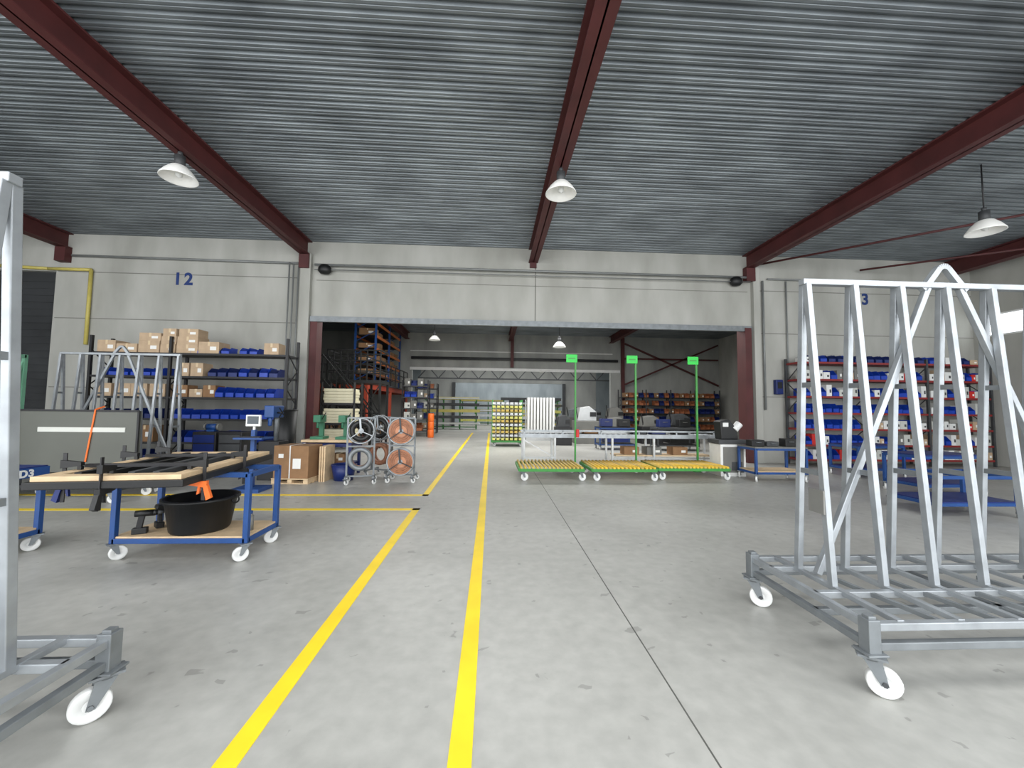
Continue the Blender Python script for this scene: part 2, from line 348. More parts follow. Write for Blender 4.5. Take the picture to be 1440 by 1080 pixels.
# ---------------------------------------------------------------- A-frame racks
def aframe(loc,Lg,n,label,x0=.17,angs=(-.6,-.6),group=None):
    """local x 0..Lg, y -0.5..0.5, ridge at y=.1"""
    t=thing("glass_transport_rack",label,"transport rack",loc,0,group)
    W=.042;zt=.36;zl=.255
    b=B()
    for y in(-.5,.5): b.bar((-.02,y,zt),(Lg+.02,y,zt),W,W)
    for x in(0,Lg): b.bar((x,-.52,zt),(x,.52,zt),W,W)
    for y in(-.12,.3): b.bar((0,y,zt),(Lg,y,zt),W,W)
    add("upper_base_frame",b,'galv',t,bevel=.004)
    b=B()
    for y in(-.5,.5,-.12): b.bar((0,y,zl),(Lg,y,zl),W,W)
    for x in(0,Lg/2,Lg): b.bar((x,-.5,zl),(x,.5,zl),W,W)
    add("lower_base_frame",b,'galvd',t,bevel=.004)
    for i in range(n):
        x=x0+i*(Lg-2*x0)/(n-1);add("deck_slat",B().bar((x,-.5,zt+.012),(x,.5,zt+.012),.04,.03),'galv',t,bevel=.003)
        if i<n-1:
            x+=(Lg-2*x0)/(n-1)*.5;add("deck_slat",B().bar((x+.08,-.5,zt+.004),(x-.04,.1,zt+.004),.028,.025),'galvd',t)
    for x in(0,Lg):
        for y in(-.5,.5):
            b=B().box((x,y,.315),(.07,.07,.18)).box((x,y,.222),(.12,.11,.012)).box((x,y,.41),(.045,.045,.02))
            add("corner_bracket",b,'galvd',t,bevel=.004)
            caster(t,x,y,.216,'white',angs[0] if y<0 else angs[1],.365)
    zr=2.5
    for i in range(n):
        x=x0+i*(Lg-2*x0)/(n-1)
        for yf in(-.05,.25):
            add("leaning_post",B().bar((x,yf,zt+.02),(x,.1+(yf-.1)*.12,zr),.04,.044),'galv',t,bevel=.004)
        for z in(1.12,1.75):
            hw=.15*(1-(z-zt)/(zr-zt)*.88);add("post_spacer",B().bar((x,.1-hw,z),(x,.1+hw,z),.03,.035),'galvd',t)
    add("ridge_rail",B().bar((x0-.03,.1,zr+.015),(Lg-x0+.03,.1,zr+.015),.055,.042),'galv',t,bevel=.004)
    mx=Lg/2
    for sg in(-1,1):
        add("diagonal_brace",B().bar((mx+sg*(mx-x0-.02),.1,.4),(mx+sg*.13,.1,zr),.04,.04),'galv',t,bevel=.004)
    b=B();P=[(mx-.17,.1,zr-.02)]
    for i in range(7):
        a=math.radians(140-100*i/6);P.append((mx+.045*math.cos(a),.1,zr+.125+.04*math.sin(a)))
    P.append((mx+.17,.1,zr-.02))
    for q,s in zip(P,P[1:]): b.bar(q,s,.04,.04)
    add("lifting_eye",b,'galv',t)
    return t
R1=aframe((2.13,2.70,0),2.56,7,"galvanised steel A-frame rack on white caster wheels",.19)
R2=aframe((-1.9-2.56,1.68,0),2.56,7,"galvanised steel A-frame rack beside the walkway, partly hidden",.205,(3.8,3.9))
R3=dup(R1,(-8.5,8.0,0),label="galvanised A-frame rack standing behind a grey panel")
add("identification_plate",B().box((.155,.02,.93),(.012,.13,.16)),'grey',R1)

# ---------------------------------------------------------------- trolleys
def trolley(loc,w,d,h,label,rz=0,shelfm='wood',wm='white',top=True,hc=.17,m='blue',group=None):
    t=thing("workshop_trolley",label,"trolley",loc,rz,group)
    s=.05
    b=B()
    for y in(-d/2,d/2): b.bar((-w/2,y,h-s/2),(w/2,y,h-s/2),s,s)
    for x in(-w/2,0,w/2): b.bar((x,-d/2,h-s/2),(x,d/2,h-s/2),s,s)
    add("top_frame",b,m,t,bevel=.004)
    b=B();z=hc+s/2
    for y in(-d/2,d/2): b.bar((-w/2,y,z),(w/2,y,z),s,s)
    for x in(-w/2,w/2): b.bar((x,-d/2,z),(x,d/2,z),s,s)
    add("lower_frame",b,m,t,bevel=.004)
    add("lower_shelf",B().box((0,0,z+s/2+.008),(w+.02,d+.02,.018)),shelfm,t)
    for x in(-w/2,w/2):
        for y in(-d/2,d/2):
            add("leg",B().bar((x,y,hc),(x,y,h-.01),s,s),m,t,bevel=.004);caster(t,x,y,hc,wm,.9 if x<0 else 3.9)
    if top: add("worktop",B().box((0,0,h+.012),(w+.05,d+.05,.025)),top if isinstance(top,str) else 'wood',t)
    return t
T1=trolley((-3.08,4.5,0),1.27,.55,.87,"blue steel trolley carrying a wooden frame and tub",top=False)
T2=trolley((-5.42,4.25,0),1.3,.6,.86,"blue steel trolley marked R D3 on its rail",top='bind')
add("name_rail",B().box((.684,0,.825),(.012,.66,.1)),'blue',T2)
me=text_mesh("R  D3",.1,0.004,1.15);o=add("painted_marking",me,'white',T2,(.693,-.09,.79),rot=(math.pi/2,0,math.pi/2))

fr=thing("wooden_window_frame","large pine frame on a black panel across the trolley","frame",(-3.2,4.3,.87),math.radians(8))
add("black_panel",B().box((0,0,.03),(1.1,1.86,.06)),'black',fr,bevel=.006)
w,d=1.04,1.8
b=B();z=.08
b.box((0,-d/2+.06,z),(w,.12,.04)).box((0,d/2-.06,z),(w,.12,.04)).box((-w/2+.055,0,z),(.11,d-.24,.04)).box((w/2-.055,0,z),(.11,d-.24,.04))
add("pine_rim",b,'wood',fr,bevel=.003)
for x in(-.3,-.12,.08,.26): add("metal_strip",B().box((x,-.02,.085),(.05,1.5,.05)),'black' if x<0 else 'dgrey',fr)
for y in(-.45,.3): add("dark_crossbar",B().box((0,y,.125),(w-.1,.05,.03)),'blacks',fr)

def clamp(loc,rz,label,hm='black',tilt=0):
    t=thing("bar_clamp",label,"clamp",loc,rz,"clamps on the wooden frame")
    add("bar",B().box((0,0,-.02),(.028,.01,.42)),'blacks',t)
    add("fixed_jaw",B().poly([(-.02,-.02,.06),(-.02,-.02,.13),(.13,-.02,.11),(.13,-.02,.08)],(0,.04,0)).box((.115,0,.062),(.03,.03,.03)),'black',t)
    add("sliding_jaw",B().poly([(-.03,-.02,-.12),(-.03,-.02,-.06),(.13,-.02,-.065),(.13,-.02,-.09)],(0,.04,0)).box((.115,0,-.055),(.03,.03,.03)),hm,t)
    add("grip",B().poly([(-.035,-.018,-.1),(.0,-.018,-.1),(-.03,-.018,-.23),(-.07,-.018,-.21)],(0,.036,0)).poly([(.02,-.012,-.09),(.04,-.012,-.09),(.05,-.012,-.18),(.03,-.012,-.17)],(0,.024,0)),hm,t)
    return t
clamp((-2.56,3.75,.93),math.pi+.14,"orange-handled bar clamp gripping the pine frame",'orc')
clamp((-3.66,3.66,.93),.14,"blue and black bar clamp on the frame edge",'bind')
clamp((-3.1,3.38,.93),math.pi/2+.14,"black bar clamp holding the frame edge")
clamp((-3.78,4.35,.93),.14,"black bar clamp standing on the frame side")
clamp((-2.66,4.5,.93),math.pi+.14,"black bar clamp standing on the frame side")
clamp((-3.84,4.85,.93),.14,"black bar clamp standing on the frame side")

tb=thing("plastic_tub","round black plastic mortar tub on trolley shelf","tub",(-3.06,4.47,.238))
add("tub_body",B().lathe([(0,0),(.25,0),(.265,.02),(.315,.32),(.345,.32),(.345,.345),(.305,.345),(.25,.035),(0,.03)],n=40),'black',tb)
for sgn in(-1,1): add("handle",B().ring((sgn*.345,0,.31),(0,1,0),.035,.009,14,6),'black',tb)
def drill(loc,rz,label):
    t=thing("cordless_drill",label,"drill",loc,rz,"drills on the trolley shelf")
    add("motor_housing",B().cyl((-.09,0,.2),(.06,0,.2),.032,14).cyl((.06,0,.2),(.09,0,.2),.032,14,.024),'black',t)
    add("chuck",B().cyl((.09,0,.2),(.14,0,.2),.022,12,.014).cyl((.14,0,.2),(.19,0,.2),.004,6),'dgrey',t)
    add("handle_grip",B().poly([(-.06,-.018,.18),(-.01,-.018,.18),(-.03,-.018,.05),(-.08,-.018,.05)],(0,.036,0)),'blacks',t,bevel=.006)
    add("battery",B().box((-.045,0,.03),(.12,.07,.06)),'black',t,bevel=.008)
    return t
drill((-3.5,4.33,.238),.4,"black cordless drill standing beside the tub")
drill((-3.56,4.56,.238),2.4,"black cordless drill standing on its battery")
t=thing("spray_can","small grey spray can standing on trolley shelf","can",(-2.52,4.42,.238))
add("can_body",B().cyl((0,0,0),(0,0,.15),.03,14).cyl((0,0,.15),(0,0,.17),.03,14,.015),'grey',t);add("cap",B().cyl((0,0,.17),(0,0,.2),.018,12),'blue',t)

# ---------------------------------------------------------------- shelving helper
def shelving(label,x0,x1,y,dep,levels,posts,hm,pm,sm,th=.05):
    t=thing("shelving_unit",label,"shelving",((x0+x1)/2,y,0),0);cx=(x0+x1)/2
    for px in posts:
        for yy in(0,dep): add("post",B().bar((px-cx,yy,0),(px-cx,yy,hm),.06,.06),pm,t)
        b=B()
        P=[];z=.2;s=0
        while z<hm: P.append((px-cx,0 if s==0 else dep,z));z+=.45;s=1-s
        for q,r in zip(P,P[1:]): b.bar(q,r,.02,.02)
        add("side_brace",b,pm,t)
    for z in levels:
        add("shelf",B().bb(x0-cx,x1-cx,-.02,dep+.02,z-th,z),sm,t)
    return t
binm=B()
bw,bd,bh=.2,.34,.17
for sx in(-1,1): binm.poly([(sx*bw/2,-bd/2,0),(sx*bw/2,bd/2,0),(sx*bw/2,bd/2,bh),(sx*bw/2,-bd*.2,bh),(sx*bw/2,-bd/2,bh*.45)],(-sx*.006,0,0))
binm.bb(-bw/2,bw/2,-bd/2,bd/2,0,.006).bb(-bw/2,bw/2,bd/2-.006,bd/2,0,bh).bb(-bw/2,bw/2,-bd/2,-bd/2+.006,0,bh*.45).bb(-bw/2-.006,bw/2+.006,bd/2-.01,bd/2+.006,bh-.02,bh)
BIN=binm.mesh("picking_bin");BIN.materials.append(M['bin'])
BIND=binm.mesh("picking_bin_dark");BIND.materials.append(M['bind'])
BINR=binm.mesh("picking_bin_orange");BINR.materials.append(M['obin'])
def bin_(x,y,z,grp,kind='b',s=1.0,w=1.0):
    me={'b':BIN,'d':BIND,'o':BINR}[kind]
    lab={'b':"blue plastic open-front picking bin on a shelf",'d':"dark blue plastic picking bin on a shelf",'o':"orange plastic picking bin on a shelf"}[kind]
    o=bpy.data.objects.new("storage_bin",me);COL.objects.link(o);o.location=(x,y,z);o.scale=(w,min(s,1.25),s);o.rotation_euler=(0,0,random.uniform(-.06,.06))
    o["label"]=lab;o["category"]="storage bin";o["group"]=grp
CM={}
def cbox(x,y,z,w,d,h,grp,mk='card',label=None,tape=True):
    k=(round(w,2),round(d,2),round(h,2),mk)
    if k not in CM:
        m1=B().box((0,0,k[2]/2),(k[0],k[1],k[2])).mesh("carton");m1.materials.append(M[mk])
        m2=B().box((0,-k[1]/2-.001,k[2]-.05),(.05,.003,.1)).box((0,0,k[2]+.001),(.05,k[1],.003)).mesh("tape");m2.materials.append(M['tape'])
        m3=B().box((k[0]*.22,-k[1]/2-.001,k[2]*.45),(k[0]*.3,.003,k[2]*.3)).mesh("sticker");m3.materials.append(M['paper'] if mk not in('white','strip') else M['dgrey'])
        CM[k]=(m1,m2,m3)
    m1,m2,m3=CM[k]
    t=thing("cardboard_box",label or {"card":"taped brown cardboard box with a white label","cardd":"dark brown cardboard box with white label","white":"small white cardboard carton on a shelf","strip":"small light grey carton on a shelf","red":"small red carton on a shelf","grey":"small grey carton on a shelf"}[mk],"box",(x,y,z),random.uniform(-.05,.05),grp)
    add("carton",m1,mk,t)
    if tape: add("tape",m2,'tape',t)
    add("sticker",m3,'paper',t)
    return t

# left shelving ---------------------------------------------------
LV=[.2,.62,1.2,1.74,2.26,2.84]
shelving("tall dark steel shelving with blue bins and cartons",-9.95,-5.2,10.35,.55,LV,[-9.95,-8.05,-5.2],3.25,'blacks','blacks')
G="bins on the dark shelving"
def row(xa,xb,z,y,kind,grp,step=.23,s=1.0,skip=.08):
    x=xa+step/2
    while x<=xb-step/2+.001:
        if random.random()>skip: bin_(x,y,z,grp,random.choice(kind),s*random.uniform(.9,1.05),step/.23*.95)
        x+=step
row(-7.8,-5.95,2.84,10.56,'bbd',G);cbox(-5.65,10.6,2.84,.36,.34,.3,"cartons on the dark shelving")
row(-7.15,-5.35,2.26,10.56,'db',G,.25,1.4,.03)
row(-6.95,-5.3,1.74,10.56,'b',G,.25,1.5,.03);row(-7.95,-5.35,1.2,10.56,'b',G,.235,1.4,.03)
row(-7.9,-5.35,.62,10.56,'bbd',G,.28,1.6,.1);row(-7.9,-5.4,.2,10.56,'d',G,.3,1.2,.1)
row(-9.8,-8.2,2.26,10.56,'b',G,.26,1.2);row(-9.8,-8.2,1.2,10.56,'d',G,.3,1.4,.1);row(-9.8,-8.2,.2,10.56,'d',G,.3,1.2,.1)
G2="cartons on the dark shelving"
for x in(-7.8,-7.45,-7.12): cbox(x,10.6,1.74,.3,.36,random.choice([.2,.3]),G2,random.choice(['card','cardd']))
for x in(-7.8,-7.45): cbox(x,10.6,2.26,.3,.36,.34,G2)
for x in(-9.65,-9.2,-8.8,-8.35):
    cbox(x,10.6,1.74,.38,.4,.32,G2,random.choice(['card','cardd']))
x=-9.85
while x<-7.2:
    w=random.choice([.36,.42,.5]);h1=random.choice([.22,.28,.3]);z=2.84;cbox(x+w/2,10.6,z,w,.42,h1,G2);z+=h1+.003
    if -9.4<x<-7.5: h2=random.choice([.2,.25]);cbox(x+w/2,10.6,z,w,.4,h2,G2);z+=h2+.003
    if -8.5<x<-7.8: cbox(x+w/2,10.6,z,w-.04,.36,.2,G2)
    x+=w+.03
for x in(-9.6,-9.1,-8.6): cbox(x,10.6,.62,.42,.4,.4,G2,'cardd')

# right shelving ---------------------------------------------------
LR=[.2,.62,1.08,1.54,2.02,2.52,3.02]
shelving("long red steel shelving full of bins and cartons",8.95,14.85,11.1,.55,LR,[8.95,10.9,12.85,14.85],3.15,'dgrey','shred',.055)
G="bins on the red shelving";G2="small cartons on the red shelving"
for zi,z in enumerate(LR):
    gap=[.36,.4,.4,.42,.44,.44,.45][zi]
    for bi,bx in enumerate((9.0,10.95,12.9)):
        x=bx+.05
        while x<bx+1.7:
            r=random.random()
            if zi==6:
                if r<.5: bin_(x+.12,11.3,z,G,random.choice('bd'),1.25,1.0)
                elif r<.8: cbox(x+.12,11.25,z,.22,.3,random.choice([.14,.2,.26]),G2,random.choice(['white','card']),tape=False)
                x+=.26
            else:
                pb={(3,0):.95,(3,1):.9,(2,0):.9,(4,1):.8,(3,2):.7,(1,0):.7,(0,0):.5,(4,0):.3,(5,1):.3}.get((zi,bi),.18)
                if r<pb: bin_(x+.1,11.3,z,G,'b',random.choice([1.35,1.55]),.95);x+=.21
                else:
                    w=random.choice([.12,.16,.2]);h=round(gap*random.choice([.45,.6,.75]),2)
                    cbox(x+w/2,11.25,z,w,.3,h,G2,random.choice(['white','white','strip','strip','card','red','grey']),tape=False)
                    x+=w+.015

# ---------------------------------------------------------------- left middle items
t=thing("grey_panel_dolly","large grey-green panel with a white strip leaning upright","panel",(-6.75,6.9,0))
add("panel",B().box((0,0,.93),(1.95,.06,1.0)),'panelg',t,bevel=.006)
add("panel_rim",B().bar((-.97,-.03,1.43),(.97,-.03,1.43),.03,.03).bar((-.97,-.03,.43),(-.97,-.03,1.43),.03,.03).bar((.97,-.03,.43),(.97,-.03,1.43),.03,.03),'blacks',t)
add("white_strip",B().box((0.1,-.034,1.12),(1.35,.012,.075)),'strip',t)
b=B().bar((-.95,.0,.38),(.95,0,.38),.06,.08)
for x in(-.85,.85): b.bar((x,-.35,.2),(x,.35,.2),.06,.06).bar((x,0,.2),(x,0,.4),.06,.06)
b.bar((-.85,0,.2),(.85,0,.2),.05,.05);add("dolly_frame",b,'dgrey',t)
for x in(-.85,.85):
    for y in(-.3,.3): caster(t,x,y,.17)
add("orange_strap",B().bar((.2,-.045,.6),(.3,-.045,1.45),.022,.01).bar((.3,-.045,1.45),(.34,.06,1.5),.02,.02),'orc',t)
t=thing("green_frame_rack","pale green steel frame rack holding tall panels","rack",(-8.3,6.75,0))
b=B()
for x in(-.48,0,.48):
    for y in(-.3,.3): b.bar((x,y,.1),(x,y,2.35),.05,.05)
for z in(.15,1.2,2.32):
    for y in(-.3,.3): b.bar((-.48,y,z),(.48,y,z),.05,.05)
for x in(-.48,.48):
    for z in(.15,2.32): b.bar((x,-.3,z),(x,.3,z),.05,.05)
    b.bar((x,-.3,.2),(x,.3,2.3),.03,.03)
add("frame",b,'greenp',t)
for y in(-.15,0,.15): add("glass_panel",B().box((0,y,1.15),(.85,.03,1.9)),'galvd',t)
for x in(-.45,.45):
    for y in(-.3,.3): caster(t,x,y,.12)
for i,x in enumerate((-6.3,-5.75)):
    t=thing("tool_cabinet","dark steel tool cabinet standing before the shelving","cabinet",(x,9.4,0),0,"tool cabinets")
    add("cabinet_body",B().box((0,0,.5),(.5,.5,.9)),'blacks',t,bevel=.01)
    for k in range(4): add("drawer",B().box((0,-.255,.2+k*.2),(.44,.015,.17)),'dgrey' if i else 'bind',t)
    for xx in(-.2,.2): add("foot",B().box((xx,0,.03),(.06,.4,.06)),'black',t)
t=thing("bench_grinder","small black bench grinder on a tool cabinet","grinder",(-6.3,9.4,.952))
add("motor",B().cyl((-.1,0,.1),(.1,0,.1),.07,16).box((0,0,.02),(.16,.14,.04)),'blue',t);add("grinding_wheel",B().cyl((-.17,0,.1),(-.12,0,.1),.08,18).cyl((.12,0,.1),(.17,0,.1),.08,18).cyl((-.14,0,.1),(.14,0,.1),.012,8),'grey',t)

t=thing("wooden_crate","brown cardboard crate strapped on a low pallet","crate",(-3.95,8.5,0),math.radians(-4))
b=B()
for x in(-.32,0,.32): b.box((x,0,.05),(.09,.6,.07))
for y in(-.25,-.08,.08,.25): b.box((0,y,.1),(.74,.11,.02)).box((0,y,.01),(.74,.08,.02))
add("pallet",b,'wood',t);add("carton",B().box((0,0,.43),(.7,.56,.64)),'cardd',t,bevel=.008)
add("label_sheet",B().box((.12,-.283,.4),(.16,.004,.2)),'paper',t);add("label_sheet",B().box((-.2,-.283,.55),(.1,.004,.08)),'paper',t)
add("strap",B().box((-.02,-.283,.43),(.02,.006,.64)).box((-.02,0,.754),(.02,.56,.006)),'white',t)
for i in range(3): solo("plywood_board",B().box((0,0,.36),(.03,.5,.72)),'wood',"loose plywood board leaning beside the crate","board",(-3.5+.045*i,8.7,0),group="boards by the crate")
t=thing("computer_stand","blue equipment stand with a small white-framed monitor","computer stand",(-4.35,7.6,0))
add("stand",B().box((0,0,.03),(.5,.45,.06)).bar((0,0,.05),(0,0,1.1),.07,.07).box((0,0,.95),(.5,.4,.03)),'blue',t)
add("monitor",B().box((0,-.03,1.27),(.26,.05,.21)).box((0,0,1.1),(.04,.04,.2)),'white',t,bevel=.01)
add("monitor_screen",B().box((0,-.058,1.28),(.2,.004,.14)),'screen',t)
add("keyboard",B().box((0,-.06,.975),(.35,.14,.02)),'black',t)
t=thing("drilling_machine","blue and black drilling machine on a steel pedestal","machine",(-4.62,8.8,0))
add("pedestal",B().box((0,0,.4),(.42,.4,.8)),'blacks',t,bevel=.01)
add("column",B().cyl((0,.08,.8),(0,.08,1.55),.045,14),'galvd',t)
add("machine_head",B().box((0,-.04,1.42),(.2,.42,.26)).cyl((0,-.18,1.12),(0,-.18,1.3),.04,12),'blue',t,bevel=.02)
add("feed_handle",B().cyl((.1,-.1,1.4),(.2,-.1,1.4),.02,8).bar((.2,-.22,1.3),(.2,.02,1.5),.015,.015).bar((.2,.02,1.3),(.2,-.22,1.5),.015,.015),'black',t)
def roundbin(x,y,label,m,h=.75):
    t=thing("waste_bin",label,"bin",(x,y,0))
    add("bin_body",B().lathe([(0,0),(.19,0),(.25,h),(.23,h),(.18,.02),(0,.02)],n=20),m,t);add("rim",B().ring((0,0,h),(0,0,1),.245,.014,20,6),m,t)
roundbin(-4.75,9.5,"tall black plastic bin beside the shelving",'black',1.45)
roundbin(-3.1,8.7,"blue plastic bucket beside the workbench",'bind',.32)
t=thing("workbench","dark blue workbench with lower shelf by the doorway","workbench",(-3.6,9.35,0))
b=B()
for x in(-.5,.5):
    for y in(-.3,.3): b.bar((x,y,0),(x,y,.75),.06,.06)
b.bar((-.5,-.3,.25),(.5,-.3,.25),.05,.05).bar((-.5,.3,.25),(.5,.3,.25),.05,.05).box((0,0,.28),(1.0,.6,.02)).box((0,0,.69),(1.0,.6,.08))
add("bench_frame",b,'bind',t);add("bench_top",B().box((0,0,.78),(1.1,.7,.05)),'wood',t)
for i,x in enumerate((-.3,.25)):
    m=thing("bench_press","green bench press machine standing on the workbench","machine",(-3.6+x,9.35,.805),0,"machines on the workbench")
    add("machine_base",B().box((0,0,.03),(.28,.34,.06)),'greend',m);add("machine_column",B().bar((0,.1,.05),(0,.1,.5),.09,.09),'greend',m)
    add("machine_head",B().box((0,-.02,.46),(.16,.34,.16)).cyl((0,-.12,.25),(0,-.12,.4),.03,10),'greend',m,bevel=.02);add("lever",B().cyl((.08,-.1,.45),(.2,-.2,.6),.01,8),'black',m)
cbox(-3.8,9.3,.29,.35,.35,.25,"items under the workbench",'cardd');cbox(-3.4,9.3,.29,.3,.35,.2,"items under the workbench",'cardd')
def reelstand(loc,label,rz=0):
    t=thing("cable_reel_cart",label,"reel cart",loc,rz,"cable reel carts")
    b=B()
    for x in(-.26,.26): b.bar((x,0,.14),(x,0,1.32),.035,.035).bar((x,-.25,.14),(x,.25,.14),.035,.035)
    for z in(.14,.74,1.32): b.bar((-.26,0,z),(.26,0,z),.03,.03)
    add("cart_frame",b,'galvd',t)
    for x in(-.26,.26):
        for y in(-.22,.22): caster(t,x,y,.12,'white',.8)
    return t
def reel(t,z,kind,y=-.1,R=.27):
    r=add("reel",B().ring((0,y-.06,z),(0,1,0),R,.016,36,6).ring((0,y+.06,z),(0,1,0),R,.016,36,6).cyl((0,y-.06,z),(0,y+.06,z),.05,14),'galv',t)
    if kind=='o':
        add("cable_coil",B().cyl((0,y-.05,z),(0,y+.05,z),R*.93,36),'woodo',r)
        for k in range(3): add("cable_turn",B().ring((0,y-.045,z),(0,1,0),R*(.5+.15*k),.02,30,6),'copper',r)
    else:
        for k in range(3): add("cable_coil",B().ring((0,y-.02+.025*k,z),(0,1,0),R*.68,.05,30,8),'black' if k!=1 else 'dgrey',r)
    for i in range(3):
        a=math.radians(90+120*i)+.1
        add("spoke",B().bar((0,y-.075,z),(math.cos(a)*R,y-.075,z+math.sin(a)*R),.035,.016),'dgrey' if kind=='o' else 'galv',r)
ct=reelstand((-1.86,8.55,0),"steel cart with two orange plywood cable reels")
reel(ct,1.05,'o');reel(ct,.42,'o')
ct=reelstand((-2.65,8.35,0),"steel cart with black reel and grey cable coils",.25)
reel(ct,1.06,'b',R=.25)
for y in(-.06,-.15): add("cable_coil",B().ring((0,y,.5),(0,1,0),.19,.05,28,8),'galvd' if y<-.1 else 'copper',ct)
ct=reelstand((-2.45,9.2,0),"steel cart with dark reels of cable",-.35)
reel(ct,1.08,'b',R=.27)
for y in(-.1,0): add("cable_coil",B().ring((0,y,.5),(0,1,0),.2,.05,28,8),'copper',ct)

# ---------------------------------------------------------------- mezzanine zone
t=thing("mezzanine_platform","orange-red steel mezzanine platform with black railing","mezzanine",(-7.6,21.4,0))
for y in(-4,0,4):
    for x in(2.2,-1.5): add("column",B().box((x,y,1.2),(.18,.18,2.4)),'beamo',t)
b=B().box((2.2,0,2.45),(.16,8.2,.24)).box((0,-4,2.45),(4.6,.16,.24)).box((0,4,2.45),(4.6,.16,.24)).box((-1.5,0,2.45),(.16,8.2,.24))
add("edge_beams",b,'beamo',t);add("deck",B().box((0,0,2.6),(4.7,8.3,.06)),'dgrey',t)
b=B()
for i in range(9): b.bar((2.25,-4.1+i*1.02,2.63),(2.25,-4.1+i*1.02,3.7),.05,.05)
for z in(3.0,3.35,3.7): b.bar((2.25,-4.1,z),(2.25,4.1,z),.045,.045).bar((-2.2,-4.1,z),(2.25,-4.1,z),.045,.045)
for i in range(7): b.bar((-2.2+i*.74,-4.1,2.63),(-2.2+i*.74,-4.1,3.7),.05,.05)
add("railing",b,'blacks',t)
for k in range(3):
    for j in range(2): cbox(-6.3-j*.9,18.6+k*2.4,0,.8,1.2,1.0,"crates beneath the mezzanine",'cardd')
t=thing("pallet_rack","blue and orange pallet rack on the mezzanine","pallet rack",(-6.3,22.6,2.635))
for y in(-2.6,0,2.6):
    b=B()
    for x in(-.5,.5): b.box((x,y,1.75),(.09,.09,3.5))
    for k in range(5): b.bar((-.5,y,.2+k*.65),(.5,y,.75+k*.65),.03,.03)
    add("upright_frame",b,'blue',t)
for z in(.5,1.15,1.8,2.45,3.1):
    for x in(-.5,.5): add("orange_beam",B().box((x,0,z),(.05,5.2,.13)),'orange',t)
    add("rack_shelf",B().box((0,0,z+.05),(.95,5.1,.02)),'blacks',t)
for z in(.565,1.215,1.865,2.515):
    for y in(-2.1,-1.3,-.5,.5,1.3,2.1):
        if random.random()<.7: cbox(-6.3,22.6+y,2.635+z,.8,.6,random.choice([.25,.36]),"cartons on the pallet rack",'cardd')
t=thing("access_tower","black steel access tower with stair and railings","stair tower",(-5.25,15.9,0))
for x in(-1,-.35,.35,1):
    for y in(-.5,.6): add("tower_post",B().bar((x,y,0),(x,y,2.45),.08,.08),'black',t)
add("platform",B().box((0,.05,2.5),(2.1,1.2,.12)),'black',t)
b=B()
for i in range(9): b.bar((-1+i*.25,-.52,2.55),(-1+i*.25,-.52,3.7),.04,.04)
for y in(-.52,.62):
    for z in(2.9,3.3,3.7): b.bar((-1,y,z),(1,y,z),.05,.05)
for x in(-1,1):
    for z in(2.9,3.3,3.7): b.bar((x,-.52,z),(x,.62,z),.05,.05)
add("railing",b,'black',t)
for x0,x1 in((-1,-.35),(-.35,.35),(.35,1)):
    add("cross_brace",B().bar((x0,-.5,.2),(x1,-.5,1.3),.035,.035).bar((x1,-.5,.2),(x0,-.5,1.3),.035,.035).bar((x0,-.5,1.3),(x1,-.5,2.4),.035,.035).bar((x1,-.5,1.3),(x0,-.5,2.4),.035,.035).bar((x0,-.5,1.3),(x1,-.5,1.3),.05,.05),'black',t)
for i in range(9): add("tread",B().box((.95-i*.22,-.85,.25+i*.26),(.26,.5,.03)),'black',t)
for y in(-1.1,-.6):
    add("stringer",B().bar((1.15,y,.05),(-.95,y,2.5),.05,.18),'black',t)
    b=B().bar((1.15,y,1.0),(-.95,y,3.45),.045,.045)
    for i in range(5): b.bar((1.15-i*.52,y,.05+i*.61),(1.15-i*.52,y,1.0+i*.61),.04,.04)
    add("handrail",b,'black',t)
t=thing("storage_rack","black steel rack carrying cream foam sheets","rack",(-4.75,12.95,0))
b=B()
for x in(-.5,.5):
    for y in(-.35,.35): b.bar((x,y,0),(x,y,2.3),.05,.05)
for z in(.45,1.0,1.62):
    for y in(-.35,.35): b.bar((-.5,y,z),(.5,y,z),.05,.06)
    b.box((0,0,z+.02),(1.0,.7,.02))
add("rack_frame",b,'blacks',t)
for z0,n in((1.03,5),(1.65,5),(.48,4)):
    for i in range(n):
        solo("foam_sheet",B().box((random.uniform(-.02,.02),0,.045),(.9,.62,.086)),'cream',"cream foam sheet in a stack on rack","foam sheet",(-4.75,12.95,z0+.001+i*.09),group="foam sheets on the rack",bevel=.01)

# ---------------------------------------------------------------- hall 2 items
def mixedshelf(x0,x1,y,label,g):
    shelving(label,x0,x1,y,.6,[.3,.9,1.5,2.1,2.7],[x0,x1],3.0,'blacks','dgrey')
    for z in(.3,.9,1.5,2.1,2.7):
        x=x0+.25
        while x<x1-.15:
            if random.random()<.5: bin_(x,y+.25,z,g,random.choice('bddo'),1.8,1.4)
            else: cbox(x,y+.25,z,.3,.35,random.choice([.3,.4]),g,random.choice(['card','strip','grey']),tape=False)
            x+=.34
mixedshelf(-4.75,-3.4,21.5,"grey shelving with mixed stock in the next hall","stock in the next hall")
mixedshelf(-4.6,-3.3,24.3,"grey shelving with mixed stock near the second doorway","stock near the second doorway")
t=thing("orange_drum_stack","orange plastic drums stacked beside the grey shelving","drum stack",(-3.1,20.8,0))
for k in range(3): add("drum",B().lathe([(0,0),(.14,0),(.16,.03),(.16,.38),(.14,.41),(0,.41)],(0,0,k*.415),18),'orc',t)
shelving("wide dark shelving with orange and blue bins",8.2,14.6,24.8,.6,[.35,.85,1.35,1.85,2.35],[8.2,9.8,11.4,13.0,14.6],2.85,'dgrey','blacks')
